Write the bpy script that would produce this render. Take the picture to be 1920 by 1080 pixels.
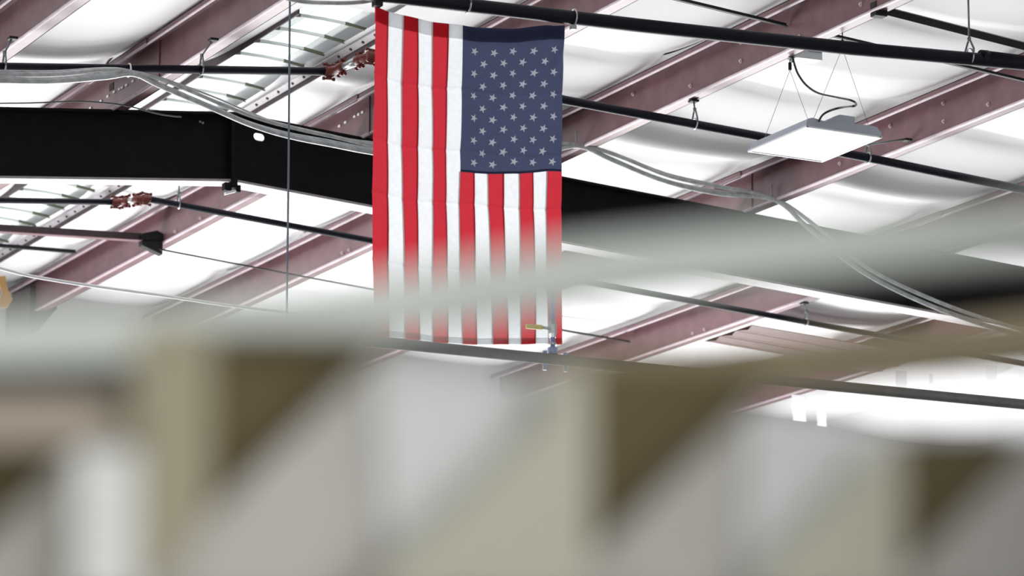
import bpy, bmesh, math, random
from mathutils import Vector, Matrix, Euler
random.seed(7)
for o in list(bpy.data.objects): bpy.data.objects.remove(o, do_unlink=True)
S = bpy.context.scene
COL = S.collection

# ------------------------------------------------------------ camera, light, exposure
cam_d = bpy.data.cameras.new('camera'); cam = bpy.data.objects.new('camera', cam_d); COL.objects.link(cam)
YAW = 0.44134643; PITCH = 0.19454532
cam.location = (0, 0, 1.6); cam.rotation_euler = (math.pi/2 + PITCH, 0, -YAW)
cam_d.sensor_width = 36; cam_d.lens = 136.3755
cam_d.clip_start = .05; cam_d.clip_end = 200
cam_d.dof.use_dof = True; cam_d.dof.focus_distance = 17.3; cam_d.dof.aperture_fstop = 4.0
S.camera = cam
S.view_settings.view_transform = 'Standard'; S.view_settings.look = 'None'
S.view_settings.exposure = -1.3; S.view_settings.gamma = 1; S.view_settings.use_curve_mapping = False

W = bpy.data.worlds.new('world'); S.world = W; W.use_nodes = True
bg = W.node_tree.nodes['Background']; bg.inputs[0].default_value = (.93, .96, 1, 1); bg.inputs[1].default_value = 6.0

def area(name, loc, rot, sx, sy, energy, color=(1, 1, 1)):
    l = bpy.data.lights.new(name, 'AREA'); l.shape = 'RECTANGLE'; l.size = sx; l.size_y = sy
    l.energy = energy; l.color = color
    o = bpy.data.objects.new(name, l); o.location = loc; o.rotation_euler = rot; COL.objects.link(o); return o
area('doorway_daylight', (7.9, 23.15, 1.9), (math.radians(-90), 0, 0), 13.4, 3.6, 3450, (1, .99, .98))
area('back_fill', (3, -5.9, 2.0), (math.radians(90), 0, 0), 8, 3.6, 1330, (1, .99, .97))  # added fill for camera-facing surfaces; the back wall has no door
area('left_window_daylight', (-6.9, 19.8, 2.2), (0, math.radians(-90), 0), 2.6, 6, 550, (.97, .98, 1))


# ------------------------------------------------------------ measured positions, metres
MAIN_PIPE = [[5.9487, 13.9, 5.7819], [6.3505, 13.9, 5.7867], [7.1558, 13.9, 5.7914], [8.1795, 13.9, 5.8075], [9.1494, 13.9, 5.839]]
MAIN_HANGERS = [[6.3672, 13.9, 5.7886], [6.8467, 13.9, 5.7901], [8.7614, 13.9, 5.8369]]
BRANCH_LEFT = [[4.9227, 16.2, 5.907], [5.1201, 16.2, 5.925], [6.6985, 16.2, 6.0765]]
BRANCH_RIGHT = [[6.8068, 15.9, 6.0872], [7.7886, 15.9, 5.9868], [8.8442, 15.9, 5.9165], [9.4266, 15.9, 5.8717], [10.1345, 15.9, 5.8067], [10.57, 15.9, 5.7641]]
FAR_BRANCH_LEFT = [[5.9007, 19.35, 6.0192], [6.1351, 19.35, 6.037], [6.7708, 19.35, 6.0881]]
FAR_BRANCH_RIGHT = [[6.9138, 19.2, 6.0863], [8.2274, 19.2, 5.9761], [9.9512, 19.2, 5.8304], [11.3115, 19.2, 5.7102], [12.3563, 19.2, 5.6161]]
LOW_PIPE = [[5.6126, 13.4, 4.2633], [5.8339, 13.4, 4.2599], [6.3993, 13.4, 4.2533], [7.7582, 13.4, 4.2368], [8.2088, 13.4, 4.2321], [8.7745, 13.4, 4.2258]]
HANG_LEFT = [[5.14, 16.2, 5.926], [6.0804, 16.2, 6.0166]]
HANG_RIGHT = [[8.4763, 15.9, 5.9445], [9.4296, 15.9, 5.872]]
HANG_FAR = [[7.0874, 19.2, 6.0733], [10.9527, 19.2, 5.7414]]
BUNDLE = [[4.8637, 16.0, 5.7913], [5.0585, 16.0, 5.8123], [5.3214, 16.05, 5.8498], [5.5955, 16.12, 5.9153], [5.7328, 16.15, 5.947], [5.898, 16.25, 5.9354], [6.2164, 16.4, 5.8943], [6.4614, 16.55, 5.876], [6.6908, 16.65, 5.8669], [6.9516, 16.75, 5.8729], [7.2171, 16.85, 5.8812], [7.5224, 16.9, 5.8928], [7.891, 16.95, 5.9344], [8.208, 17.0, 6.0118], [8.4012, 17.0, 6.0613], [8.6108, 17.03, 6.0169], [8.95, 17.1, 5.9536], [9.3119, 17.2, 5.9469], [9.6712, 17.27, 5.9582], [9.9029, 17.3, 5.8287], [10.2213, 17.3, 5.6282], [10.6098, 17.3, 5.4887], [11.0048, 17.3, 5.3938], [11.4403, 17.3, 5.3234]]
WHITE_CABLE = [[5.7369, 18.6, 5.5399], [5.9067, 18.6, 5.5132], [6.0776, 18.6, 5.4863], [6.3934, 18.6, 5.463], [6.7718, 18.6, 5.4443], [7.1263, 18.6, 5.4228], [7.5464, 18.6, 5.4059]]
THIN_CABLE = [[5.3361, 17.2, 6.0029], [5.5991, 17.2, 6.0333], [5.8386, 17.2, 6.0664], [6.0544, 17.2, 6.0708], [6.2455, 17.2, 6.0458], [6.3551, 17.2, 6.044]]
TOP_CABLE = [[5.5466, 14.05, 5.7808], [5.6856, 14.05, 5.7616], [5.8253, 14.05, 5.7691], [5.9425, 14.05, 5.7851], [6.0201, 14.05, 5.8054], [6.0413, 14.05, 5.8214]]
RIGHT_CABLE = [[8.3465, 15.2, 5.9723], [8.3746, 15.2, 5.9879]]
DROP_ROD = [[6.03, 15.0, 6.0787], [6.0315, 15.0, 5.3368], [6.0377, 15.0, 4.4132]]
FLAG_TOP = [[5.972, 13.91, 5.7449], [6.0354, 13.91, 5.7322], [6.099, 13.91, 5.7218], [6.1627, 13.91, 5.7158], [6.2267, 13.91, 5.7075], [6.2909, 13.91, 5.7037], [6.3553, 13.91, 5.7066], [6.4199, 13.91, 5.7084], [6.4847, 13.91, 5.7125], [6.5497, 13.91, 5.7188], [6.615, 13.91, 5.7274], [6.683, 13.91, 5.7397], [6.7512, 13.91, 5.7532], [6.8221, 13.91, 5.7624]]
FLAG_BOT = [[5.9773, 13.91, 4.3915], [6.0418, 13.91, 4.3902], [6.1066, 13.91, 4.3888], [6.1717, 13.91, 4.3874], [6.2369, 13.91, 4.3882], [6.3024, 13.91, 4.3889], [6.3658, 13.91, 4.3895], [6.4294, 13.91, 4.3923], [6.4932, 13.91, 4.3951], [6.5596, 13.91, 4.4003], [6.6238, 13.91, 4.4075], [6.6883, 13.91, 4.4147], [6.7507, 13.91, 4.4195], [6.8132, 13.91, 4.4244]]
CANTON_BOT = [[6.3569, 13.91, 5.0966], [6.4162, 13.91, 5.098], [6.4805, 13.91, 5.102], [6.5451, 13.91, 5.1061], [6.6099, 13.91, 5.1102], [6.6749, 13.91, 5.1232], [6.7401, 13.91, 5.1363], [6.8081, 13.91, 5.1407]]
STAR = [[6.4057, 13.91, 5.6047], [6.4992, 13.91, 5.6084], [6.4489, 13.91, 5.5602], [6.4066, 13.91, 5.1391], [6.762, 13.91, 5.1764]]
VALVE = [[6.5058, 13.4, 4.4605], [6.5057, 13.4, 4.4117], [6.5056, 13.4, 4.365], [6.5055, 13.4, 4.3311], [6.5054, 13.4, 4.2888], [6.4547, 13.4, 4.3673], [6.3994, 13.4, 4.3587]]
VALVE_LOW = [[6.473, 13.4, 4.2694], [6.4729, 13.4, 4.2146], [6.5586, 13.4, 4.276], [6.5585, 13.4, 4.221]]
HOLE = [[6.9109, 17.6625, 6.0991], [6.9711, 17.6625, 6.1052], [6.9393, 17.6625, 6.1198], [6.9398, 17.6625, 6.0842]]
FIX = [[8.2464, 14.43, 5.5855], [8.6215, 14.43, 5.5755], [8.3643, 14.43, 5.7087]]
BOX = [[8.4997, 15.0, 6.0938], [8.642, 15.0, 6.0668]]
CORD = [[8.4935, 14.98, 6.0608], [8.4984, 14.97, 6.0188], [8.5058, 14.95, 5.9699], [8.5182, 14.9, 5.9098], [8.5241, 14.8, 5.8504], [8.5335, 14.65, 5.7979], [8.5142, 14.5, 5.75], [8.5119, 14.45, 5.7239], [8.1745, 13.9, 5.5539], [8.4006, 14.4, 5.6817], [8.3462, 14.4, 5.6615], [8.3108, 14.4, 5.6385], [8.2914, 14.4, 5.6076]]
ANGLE = [[8.4564, 14.15, 6.0589], [9.3155, 14.15, 5.962]]
BAR_A = [[7.8193, 14.9, 6.236], [8.5869, 14.9, 6.1804]]
BAR_B = [[8.5748, 14.75, 6.1054], [8.7919, 14.75, 6.0849], [9.1585, 14.75, 6.0453], [9.7058, 14.75, 5.9983]]
STRUT = [[6.3322, 20.55, 6.1693], [6.5192, 20.55, 6.1741], [7.3524, 20.55, 6.1817]]
BAR_C = [[6.5984, 21.2, 6.2535], [6.7275, 21.2, 6.2398], [7.191, 21.2, 6.1858]]
BAR_D = [[7.3494, 20.2, 6.0348], [8.114, 20.2, 5.9687], [8.3881, 20.2, 5.9391], [8.6581, 20.2, 5.9118]]
BAR_E = [[10.4369, 21.3, 6.0365], [10.7449, 21.3, 6.0102]]
TAG = [[7.0851, 22.2, 6.2174], [7.1357, 22.2, 6.0897]]
RIBPANEL = [[10.9334, 19.9, 5.8491], [12.0464, 19.9, 5.7639]]
WALLSTRIP = [[12.9512, 22.55, 5.9967], [12.9471, 22.55, 5.7623], [13.6048, 22.55, 6.1738], [13.598, 22.55, 5.8697], [13.8435, 22.55, 6.1841], [13.8418, 22.55, 6.117], [14.0954, 22.55, 6.1393], [14.0937, 22.55, 6.0757], [14.3327, 22.55, 6.2806], [14.3235, 22.55, 5.9539], [14.5892, 22.55, 6.2585], [14.5852, 22.55, 6.1263], [12.7972, 22.55, 5.9417], [12.7951, 22.55, 5.8138]]
BRACKET = [[6.7542, 17.58, 5.8399], [6.7265, 17.58, 5.8047], [6.775, 17.58, 5.7741]]
SMALLWIRE = [[6.1603, 16.0, 6.3123], [6.2291, 16.0, 6.2399], [6.326, 16.0, 6.2309], [6.3718, 16.0, 6.1354]]
RIDGE = [6.7807, 17.6625, 6.2009]
RACK = {'top_rail': [1.9, [[-0.4041, 1.9587], [-0.2553, 1.9616], [-0.1756, 1.9668], [-0.1224, 1.9722], [-0.0693, 1.9806], [-0.016, 1.9901], [0.0267, 1.9983], [0.0908, 2.0057], [0.1443, 2.0103], [0.1978, 2.0144], [0.407, 2.0317], [0.4057, 1.9989], [0.2373, 1.9888], [0.1705, 1.9831], [0.1172, 1.9776], [0.0772, 1.973], [0.0372, 1.9676], [0.0106, 1.9627], [-0.0159, 1.9581], [-0.0425, 1.9543], [-0.0691, 1.9522], [-0.1222, 1.9532], [-0.1859, 1.9514], [-0.1883, 1.9371], [-0.2546, 1.9354], [-0.4031, 1.9344]]], 'lower_rail': [2.45, [[0.0274, 2.0381], [0.0479, 2.0402], [0.1164, 2.0437], [0.1849, 2.0506], [0.2536, 2.0576], [0.5222, 2.0915], [0.5206, 2.0513], [0.3214, 2.0305], [0.2529, 2.0249], [0.1845, 2.0194], [0.1571, 2.0149], [0.1467, 2.0045], [0.0478, 2.0045], [0.0342, 2.0201]]], 'gusset1': [1.97, [[-0.1648, 1.9719], [-0.0601, 1.9696], [-0.0639, 1.959], [-0.1604, 1.8625]]], 'gusset2': [1.97, [[0.0357, 1.9475], [0.132, 1.9461], [0.1307, 1.9344], [0.0359, 1.8412]]], 'gusset3': [1.97, [[0.1962, 1.9122], [0.2645, 1.9133], [0.2634, 1.9028], [0.1952, 1.833]]], 'gusset0': [1.97, [[-0.4167, 1.9155], [-0.2252, 1.9094], [-0.2267, 1.9011], [-0.2619, 1.8644], [-0.299, 1.8275], [-0.4131, 1.8275]]], 'post1': [1.9, [[-0.19, 1.9554], [-0.1502, 1.9581], [-0.1514, 1.8617], [-0.1731, 1.8273], [-0.185, 1.8273]]], 'post2': [1.9, [[0.0225, 1.9338], [0.0393, 1.9365], [0.0388, 1.8194], [-0.0708, 1.8194], [-0.063, 1.8326], [0.0132, 1.9043]]], 'post3': [1.9, [[0.1796, 1.8923], [0.1935, 1.9003], [0.1919, 1.8194], [0.1153, 1.8194], [0.1313, 1.8405], [0.1688, 1.8816]]], 'brace1': [1.935, [[-0.0608, 1.9537], [-0.0691, 1.9331], [-0.0655, 1.8719], [-0.0621, 1.853], [-0.0572, 1.8369], [-0.0654, 1.8235], [-0.1895, 1.8235], [-0.1765, 1.8396], [-0.1575, 1.8597], [-0.0627, 1.9526]]], 'brace2': [1.935, [[0.1295, 1.9304], [0.119, 1.9121], [0.1167, 1.8235], [0.0294, 1.8235], [0.0353, 1.839], [0.1284, 1.9285]]], 'brace3': [1.935, [[0.2587, 1.8974], [0.2598, 1.9077], [0.4094, 1.9126], [0.4058, 1.8235], [0.1885, 1.8235], [0.1918, 1.8304]]], 'brace0': [1.935, [[-0.2237, 1.8947], [-0.2199, 1.892], [-0.2184, 1.8235], [-0.291, 1.8235]]], 'panel1': [1.93, [[-0.07, 1.9358], [0.0269, 1.9364], [0.0121, 1.9078], [-0.0581, 1.8368], [-0.063, 1.8524], [-0.0664, 1.8712]]], 'panel2': [1.93, [[0.1182, 1.9113], [0.145, 1.9075], [0.1847, 1.9048], [0.1715, 1.8847], [0.1307, 1.8411], [0.1158, 1.8229]]], 'panel0': [1.88, [[-0.2153, 1.8879], [-0.1839, 1.8879], [-0.1826, 1.8171], [-0.2137, 1.8171]]], 'dark_bar': [1.94, [[-0.4117, 1.9447], [-0.194, 1.9469], [-0.1935, 1.9217], [-0.4106, 1.9176]]], 'pale_bar': [1.92, [[-0.4067, 1.9224], [-0.1868, 1.9251], [-0.1863, 1.8989], [-0.4056, 1.8954]]]}

# ------------------------------------------------------------ materials
def mat(name, base, rough=.6, metal=0, noise=0, nscale=20, bump=0, coat=0, spec=.5):
    m = bpy.data.materials.new(name); m.use_nodes = True
    nt = m.node_tree; b = nt.nodes['Principled BSDF']
    b.inputs['Roughness'].default_value = rough; b.inputs['Metallic'].default_value = metal
    b.inputs['Specular IOR Level'].default_value = spec
    b.inputs['Base Color'].default_value = (*base, 1)
    if noise or bump:
        tc = nt.nodes.new('ShaderNodeTexCoord'); n = nt.nodes.new('ShaderNodeTexNoise')
        n.inputs['Scale'].default_value = nscale; n.inputs['Detail'].default_value = 5
        nt.links.new(tc.outputs['Object'], n.inputs['Vector'])
        if noise:
            r = nt.nodes.new('ShaderNodeValToRGB')
            r.color_ramp.elements[0].position = .3; r.color_ramp.elements[1].position = .7
            r.color_ramp.elements[0].color = (*[max(0, c*(1-noise)) for c in base], 1)
            r.color_ramp.elements[1].color = (*[min(1, c*(1+noise)) for c in base], 1)
            nt.links.new(n.outputs['Fac'], r.inputs[0]); nt.links.new(r.outputs[0], b.inputs['Base Color'])
        if bump:
            bp = nt.nodes.new('ShaderNodeBump'); bp.inputs['Strength'].default_value = bump; bp.inputs['Distance'].default_value = .01
            nt.links.new(n.outputs['Fac'], bp.inputs['Height']); nt.links.new(bp.outputs[0], b.inputs['Normal'])
    return m
def cloth(name, base, trans=.5, back=None):
    m = bpy.data.materials.new(name); m.use_nodes = True
    nt = m.node_tree; nt.nodes.remove(nt.nodes['Principled BSDF'])
    out = nt.nodes['Material Output']
    d = nt.nodes.new('ShaderNodeBsdfDiffuse'); t = nt.nodes.new('ShaderNodeBsdfTranslucent'); mx = nt.nodes.new('ShaderNodeMixShader')
    tc = nt.nodes.new('ShaderNodeTexCoord'); n = nt.nodes.new('ShaderNodeTexNoise'); n.inputs['Scale'].default_value = 60
    r = nt.nodes.new('ShaderNodeValToRGB')
    r.color_ramp.elements[0].position = .3; r.color_ramp.elements[1].position = .7
    r.color_ramp.elements[0].color = (*[c*.965 for c in base], 1); r.color_ramp.elements[1].color = (*[min(1, c*1.03) for c in base], 1)
    nt.links.new(tc.outputs['Object'], n.inputs['Vector']); nt.links.new(n.outputs['Fac'], r.inputs[0])
    nt.links.new(r.outputs[0], d.inputs[0]); nt.links.new(r.outputs[0], t.inputs[0])
    mx.inputs[0].default_value = trans
    nt.links.new(d.outputs[0], mx.inputs[1]); nt.links.new(t.outputs[0], mx.inputs[2]); nt.links.new(mx.outputs[0], out.inputs[0])
    return m
def emit(name, base, strength):
    m = mat(name, base, .5); b = m.node_tree.nodes['Principled BSDF']
    b.inputs['Emission Color'].default_value = (*base, 1); b.inputs['Emission Strength'].default_value = strength
    return m
M = dict(
 fabric=mat('ceiling_insulation', (.84, .84, .855), .75, bump=.05, nscale=3),
 wall=mat('white_wall', (.84, .85, .85), .8, bump=.03, nscale=5),
 floor=mat('concrete_floor', (.27, .27, .265), .5, noise=.15, nscale=3),
 oxide=mat('oxide_red_paint', (0.17, 0.085, 0.095), .42, noise=.18, nscale=9),
 black=mat('black_paint', (.008, .0075, .0085), .75, noise=.2, nscale=12, spec=.15),
 flange=mat('pale_steel_and_underlight', (.36, .33, .355), .45, noise=.1),
 pipe=mat('black_pipe', (.0025, .004, .010), .5, noise=.2, spec=.25),
 angle=mat('dark_steel', (.012, .011, .012), .6, noise=.2, spec=.3),
 brownsteel=mat('brown_steel', (.045, .025, .03), .6, noise=.2),
 red=mat('red_coupling', (.15, .022, .014), .4, noise=.2, nscale=30),
 zinc=mat('zinc', (.55, .58, .6), .3, .8),
 darkzinc=mat('dull_zinc', (.2, .23, .24), .4, .6),
 plastic=mat('clear_cable', (.46, .49, .50), .3, noise=.25, nscale=25),
 whitecord=mat('white_cord', (.85, .86, .88), .5),
 green=mat('dark_green_cord', (.02, .045, .04), .4),
 housing=mat('grey_blue_housing', (.42, .46, .53), .45),
 diffuser=emit('lamp_diffuser', (.93, .94, .97), 0.25),
 white=mat('white_plastic', (.85, .86, .9), .5),
 skypanel=cloth('skylight_panel', (.95, .97, .96), .9),
 liner=mat('skylight_liner', (.62, .63, .60), .7),
 bar=mat('olive_bar', (.10, .11, .07), .6),
 fred=cloth('flag_red', (.50, .030, .045), .55),
 fwhite=cloth('flag_white', (.83, .86, .88), .5),
 fblue=cloth('flag_blue', (.055, .063, .118), .5),
 fstar=cloth('flag_star', (.86, .90, 1), .12),
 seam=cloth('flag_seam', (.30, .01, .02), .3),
 yellow=mat('yellow_handle', (.75, .6, .05), .5),
 bluepipe=mat('blue_fitting', (.25, .33, .6), .4),
 greypipe=mat('grey_pipe', (.13, .135, .14), .5, noise=.15),
 bluezinc=mat('blue_zinc', (.16, .21, .25), .45, .5),
 greysteel=mat('grey_steel', (.28, .28, .3), .5),
 strip=cloth('pale_strip', (.93, .93, .95), .75),
 boxm=mat('pale_box', (.72, .77, .78), .5),
 r_tan2=mat('rack_tan_post', (.30, .275, .195), .75, noise=.1, nscale=8),
 r_grey2=mat('rack_grey_board', (.45, .435, .41), .75, noise=.08, nscale=8),
 tan=mat('tan_strap', (.5, .28, .1), .7),
 r_grey=mat('rack_grey_paint', (0.53, 0.57, 0.54), .7, noise=.08, nscale=8),
 r_beige=mat('rack_beige_paint', (0.47, 0.46, 0.375), .75, noise=.08, nscale=8),
 r_tan=mat('rack_tan_paint', (0.29, 0.24, 0.155), .75, noise=.12, nscale=8),
 r_brown=mat('rack_brown_board', (0.125, 0.097, 0.043), .8, noise=.15, nscale=8),
 r_pale=mat('rack_pale_board', (0.37, 0.32, 0.26), .75, noise=.08, nscale=8),
 r_offwhite=mat('rack_offwhite_strip', (.64, .66, .66), .7, noise=.03, nscale=6),
 r_dark=mat('rack_dark_bar', (.035, .031, .036), .7, noise=.1),
)

# ------------------------------------------------------------ helpers
def tag(o, label=None, cat=None, group=None, kind=None):
    if label: o['label'] = label
    if cat: o['category'] = cat
    if group: o['group'] = group
    if kind: o['kind'] = kind
    return o
def empty(name, loc=(0, 0, 0), rz=0, **k):
    o = bpy.data.objects.new(name, None); COL.objects.link(o); o.location = loc; o.rotation_euler = (0, 0, rz)
    o.empty_display_size = .1
    return tag(o, **k)
class MB:
    def __init__(s): s.bm = bmesh.new(); s.mats = []
    def poly(s, vs, fs, mi=0, smooth=False):
        v = [s.bm.verts.new(p) for p in vs]
        for f in fs:
            try: q = s.bm.faces.new([v[i] for i in f]); q.material_index = mi; q.smooth = smooth
            except ValueError: pass
        return s
    def box(s, a, b, mi=0, top=None):
        (x0, y0, z0), (x1, y1, z1) = a, b
        vs = [(x0, y0, z0), (x1, y0, z0), (x1, y1, z0), (x0, y1, z0), (x0, y0, z1), (x1, y0, z1), (x1, y1, z1), (x0, y1, z1)]
        return s.poly(vs, [(3, 2, 1, 0), (4, 5, 6, 7), (0, 1, 5, 4), (1, 2, 6, 5), (2, 3, 7, 6), (3, 0, 4, 7)], mi)
    def prism(s, pts, d0, d1, axis='y', mi=0):
        # pts are (a,b) in the plane across the axis
        def P(a, b, d):
            return {'y': (a, d, b), 'x': (d, a, b), 'z': (a, b, d)}[axis]
        n = len(pts)
        vs = [P(a, b, d0) for a, b in pts] + [P(a, b, d1) for a, b in pts]
        return s.poly(vs, [tuple(range(n)), tuple(range(2*n-1, n-1, -1))] + [(i, (i+1) % n, n+(i+1) % n, n+i) for i in range(n)], mi)
    def tube(s, pts, r, n=12, mi=0, cap=True, smooth=True):
        pts = [Vector(p) for p in pts]; rs = r if isinstance(r, (list, tuple)) else [r]*len(pts)
        rings = []; up = None
        for i, p in enumerate(pts):
            a = pts[max(i-1, 0)]; b = pts[min(i+1, len(pts)-1)]; t = (b-a)
            if t.length < 1e-9: t = Vector((0, 0, 1))
            t.normalize()
            if up is None:
                up = Vector((0, 0, 1)) if abs(t.z) < .9 else Vector((1, 0, 0))
            up = (up - t*up.dot(t)).normalized(); q = t.cross(up)
            rings.append([s.bm.verts.new(p+(up*math.cos(2*math.pi*k/n)+q*math.sin(2*math.pi*k/n))*rs[i]) for k in range(n)])
        for i in range(len(rings)-1):
            for k in range(n):
                f = s.bm.faces.new([rings[i][k], rings[i][(k+1) % n], rings[i+1][(k+1) % n], rings[i+1][k]]); f.smooth = smooth; f.material_index = mi
        if cap:
            for rg in (rings[0][::-1], rings[-1]):
                f = s.bm.faces.new(rg); f.material_index = mi
        return s
    def ring(s, c, R, r, axis='x', n=20, m=6, a0=0, a1=2*math.pi, mi=0):
        pts = []
        for i in range(n+1):
            a = a0+(a1-a0)*i/n; u, v = R*math.cos(a), R*math.sin(a)
            pts.append(Vector(c)+Vector({'x': (0, u, v), 'y': (u, 0, v), 'z': (u, v, 0)}[axis]))
        return s.tube(pts, r, m, mi, cap=True)
    def build(s, name, mats, parent=None, bevel=0, **k):
        me = bpy.data.meshes.new(name); bmesh.ops.recalc_face_normals(s.bm, faces=s.bm.faces[:]); s.bm.to_mesh(me); s.bm.free()
        for m in (mats if isinstance(mats, (list, tuple)) else [mats]): me.materials.append(M[m])
        o = bpy.data.objects.new(name, me); COL.objects.link(o)
        if parent: o.parent = parent
        if bevel:
            b = o.modifiers.new('b', 'BEVEL'); b.width = bevel; b.segments = 2; b.limit_method = 'ANGLE'
        return tag(o, **k)
def copy_tree(o, parent=None):
    c = o.copy(); COL.objects.link(c)
    if parent: c.parent = parent
    for ch in [x for x in bpy.data.objects if x.parent == o]: copy_tree(ch, c)
    return c
def lerp(a, b, t): return a+(b-a)*t
def interp(pts, n):
    # resample a polyline of 3D points with Catmull-Rom
    P = [Vector(p) for p in pts]; out = []
    for i in range(len(P)-1):
        p0 = P[max(i-1, 0)]; p1 = P[i]; p2 = P[i+1]; p3 = P[min(i+2, len(P)-1)]
        for k in range(n):
            t = k/n
            out.append(.5*((2*p1)+(p2-p0)*t+(2*p0-5*p1+4*p2-p3)*t*t+(3*p1-p0-3*p2+p3)*t**3))
    out.append(P[-1]); return out

RX, RY, RZ = RIDGE                      # the ridge where it crosses the main rafter
def roof(x): return RZ - abs(x-RX)/12   # level of purlin undersides = rafter top
PH = .20                                # purlin height
YW = 23.3                               # far wall

# ------------------------------------------------------------ setting
XL, XR, YN = -7.0, 20.0, -6.0
MB().box((XL, YN, -.1), (XR, YW, 0)).build('floor', 'floor', kind='structure')
DX0, DX1, DZ = 1.0, 17.0, 3.7           # roll-up doorway in the far wall
m = MB()
m.box((XL, YW, 0), (DX0, YW+.15, DZ)); m.box((DX1, YW, 0), (XR, YW+.15, DZ))
m.prism([(XL, DZ), (XR, DZ), (XR, roof(XR)+.35), (RX, RZ+.35), (XL, roof(XL)+.35)], YW, YW+.15)
m.build('wall_far', 'wall', kind='structure')
MB().box((XL-.15, YN, 0), (XL, YW, roof(XL)+.35)).build('wall_left', 'wall', kind='structure')
MB().box((XR, YN, 0), (XR+.15, YW, roof(XR)+.35)).build('wall_right', 'wall', kind='structure')
m = MB(); m.prism([(XL, 0), (XR, 0), (XR, roof(XR)+.35), (RX, RZ+.35), (XL, roof(XL)+.35)], YN-.15, YN)
m.build('wall_back', 'wall', kind='structure')

PX = [RX-7.7, RX-6.45, RX-5.2, RX-3.95, 4.15, 5.223, 6.15, 7.485, 8.43, 9.68, 10.91, 12.14, 13.37, 14.6, 15.83, 17.06, 18.3]
SKX0, SKX1 = 6.65, 7.06; SKY0 = 16.42               # skylight strip
# ceiling insulation: scallops between the seams, a slight belly between the purlins
SEAMS = {'r': [-6, 1, 5, 8, 10.2, 12.2, 13.35, 14.75, 16.17, 17.66, 19.05, 20.75, 22.0, 23.3],
         'l': [-6, 1, 5, 8, 10.5, 13.2, 15.0, 17.66, 19.3, 20.6, 22.0, 23.3]}
def seam_dip(y, seams):
    for a, b in zip(seams, seams[1:]):
        if a <= y <= b:
            L = b-a; t = (y-a)
            return min(1, L/1.4)*(.042*(1-math.exp(-t/.06))+.032*(1-math.exp(-t/.25)))*(1-math.exp(-(b-y)/.30))
    return 0
def ceiling_mesh():
    m = MB(); bm = m.bm
    xs_all = [XL]+PX+[XR]
    edges = []
    for a, b in zip(xs_all, xs_all[1:]):
        if a < SKX0 < b: edges += [(a, SKX0, 'l'), (SKX1, b, 'l')]
        else: edges.append((a, b, 'r' if a > 7 else 'l'))
    for a, b, side in edges:
        sm = SEAMS[side]; ys = []
        for p, q in zip(sm, sm[1:]):
            n = max(4, int((q-p)/(.06 if q > 9 else .8)))
            ys += [p+(q-p)*i/n for i in range(n)]
        ys.append(sm[-1])
        nx = 10
        ph = (a*7.3) % 6.28
        grid = []
        for y in ys:
            row = []
            for i in range(nx+1):
                t = i/nx; x = a+(b-a)*t
                belly = .035*math.sin(math.pi*t)**.6*(1 if b-a > .5 else .3)
                w = math.sin(math.pi*t)
                z = roof(x)+PH+.075-belly-seam_dip(y+.04*math.sin(ph+t*3), sm)*(.55+.45*w) \
                    - .006*w*math.sin(y*5.1+ph)*math.sin(y*1.3+ph*2+t*2)
                row.append(bm.verts.new((x, y, z)))
            grid.append(row)
        for j in range(len(grid)-1):
            for i in range(nx):
                f = bm.faces.new([grid[j][i], grid[j][i+1], grid[j+1][i+1], grid[j+1][i]]); f.smooth = True
    # closed part of the ridge gap, on the near side of the skylight
    ys = [YN+(SKY0-YN)*i/80 for i in range(81)]; g = []
    for y in ys:
        g.append([bm.verts.new((x, y, roof(x)+PH+.073-.03*math.sin(math.pi*min(1, (SKY0-y)/.35))*(1 if SKY0-y < .35 else 0))) for x in (SKX0, (SKX0+SKX1)/2, SKX1)])
    for j in range(80):
        for i in range(2):
            f = bm.faces.new([g[j][i], g[j][i+1], g[j+1][i+1], g[j+1][i]]); f.smooth = True
    return m
m = ceiling_mesh()
m.build('ceiling', 'fabric', kind='structure')
# roof deck over the insulation, open along the skylight strip
m = MB()
zt = .33
m.prism([(XL-.2, roof(XL-.2)+zt), (SKX0-.02, roof(SKX0)+zt), (SKX0-.02, roof(SKX0)+zt+.03), (XL-.2, roof(XL-.2)+zt+.03)], YN-.2, YW+.2)
m.prism([(SKX1+.02, roof(SKX1)+zt), (XR+.2, roof(XR+.2)+zt), (XR+.2, roof(XR+.2)+zt+.03), (SKX1+.02, roof(SKX1)+zt+.03)], YN-.2, YW+.2)
m.prism([(SKX0-.02, roof(SKX0)+zt), (SKX1+.02, roof(SKX1)+zt), (SKX1+.02, roof(SKX1)+zt+.03), (SKX0-.02, roof(SKX0)+zt+.03)], YN-.2, SKY0)
m.build('roof', 'wall', kind='structure')

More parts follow.
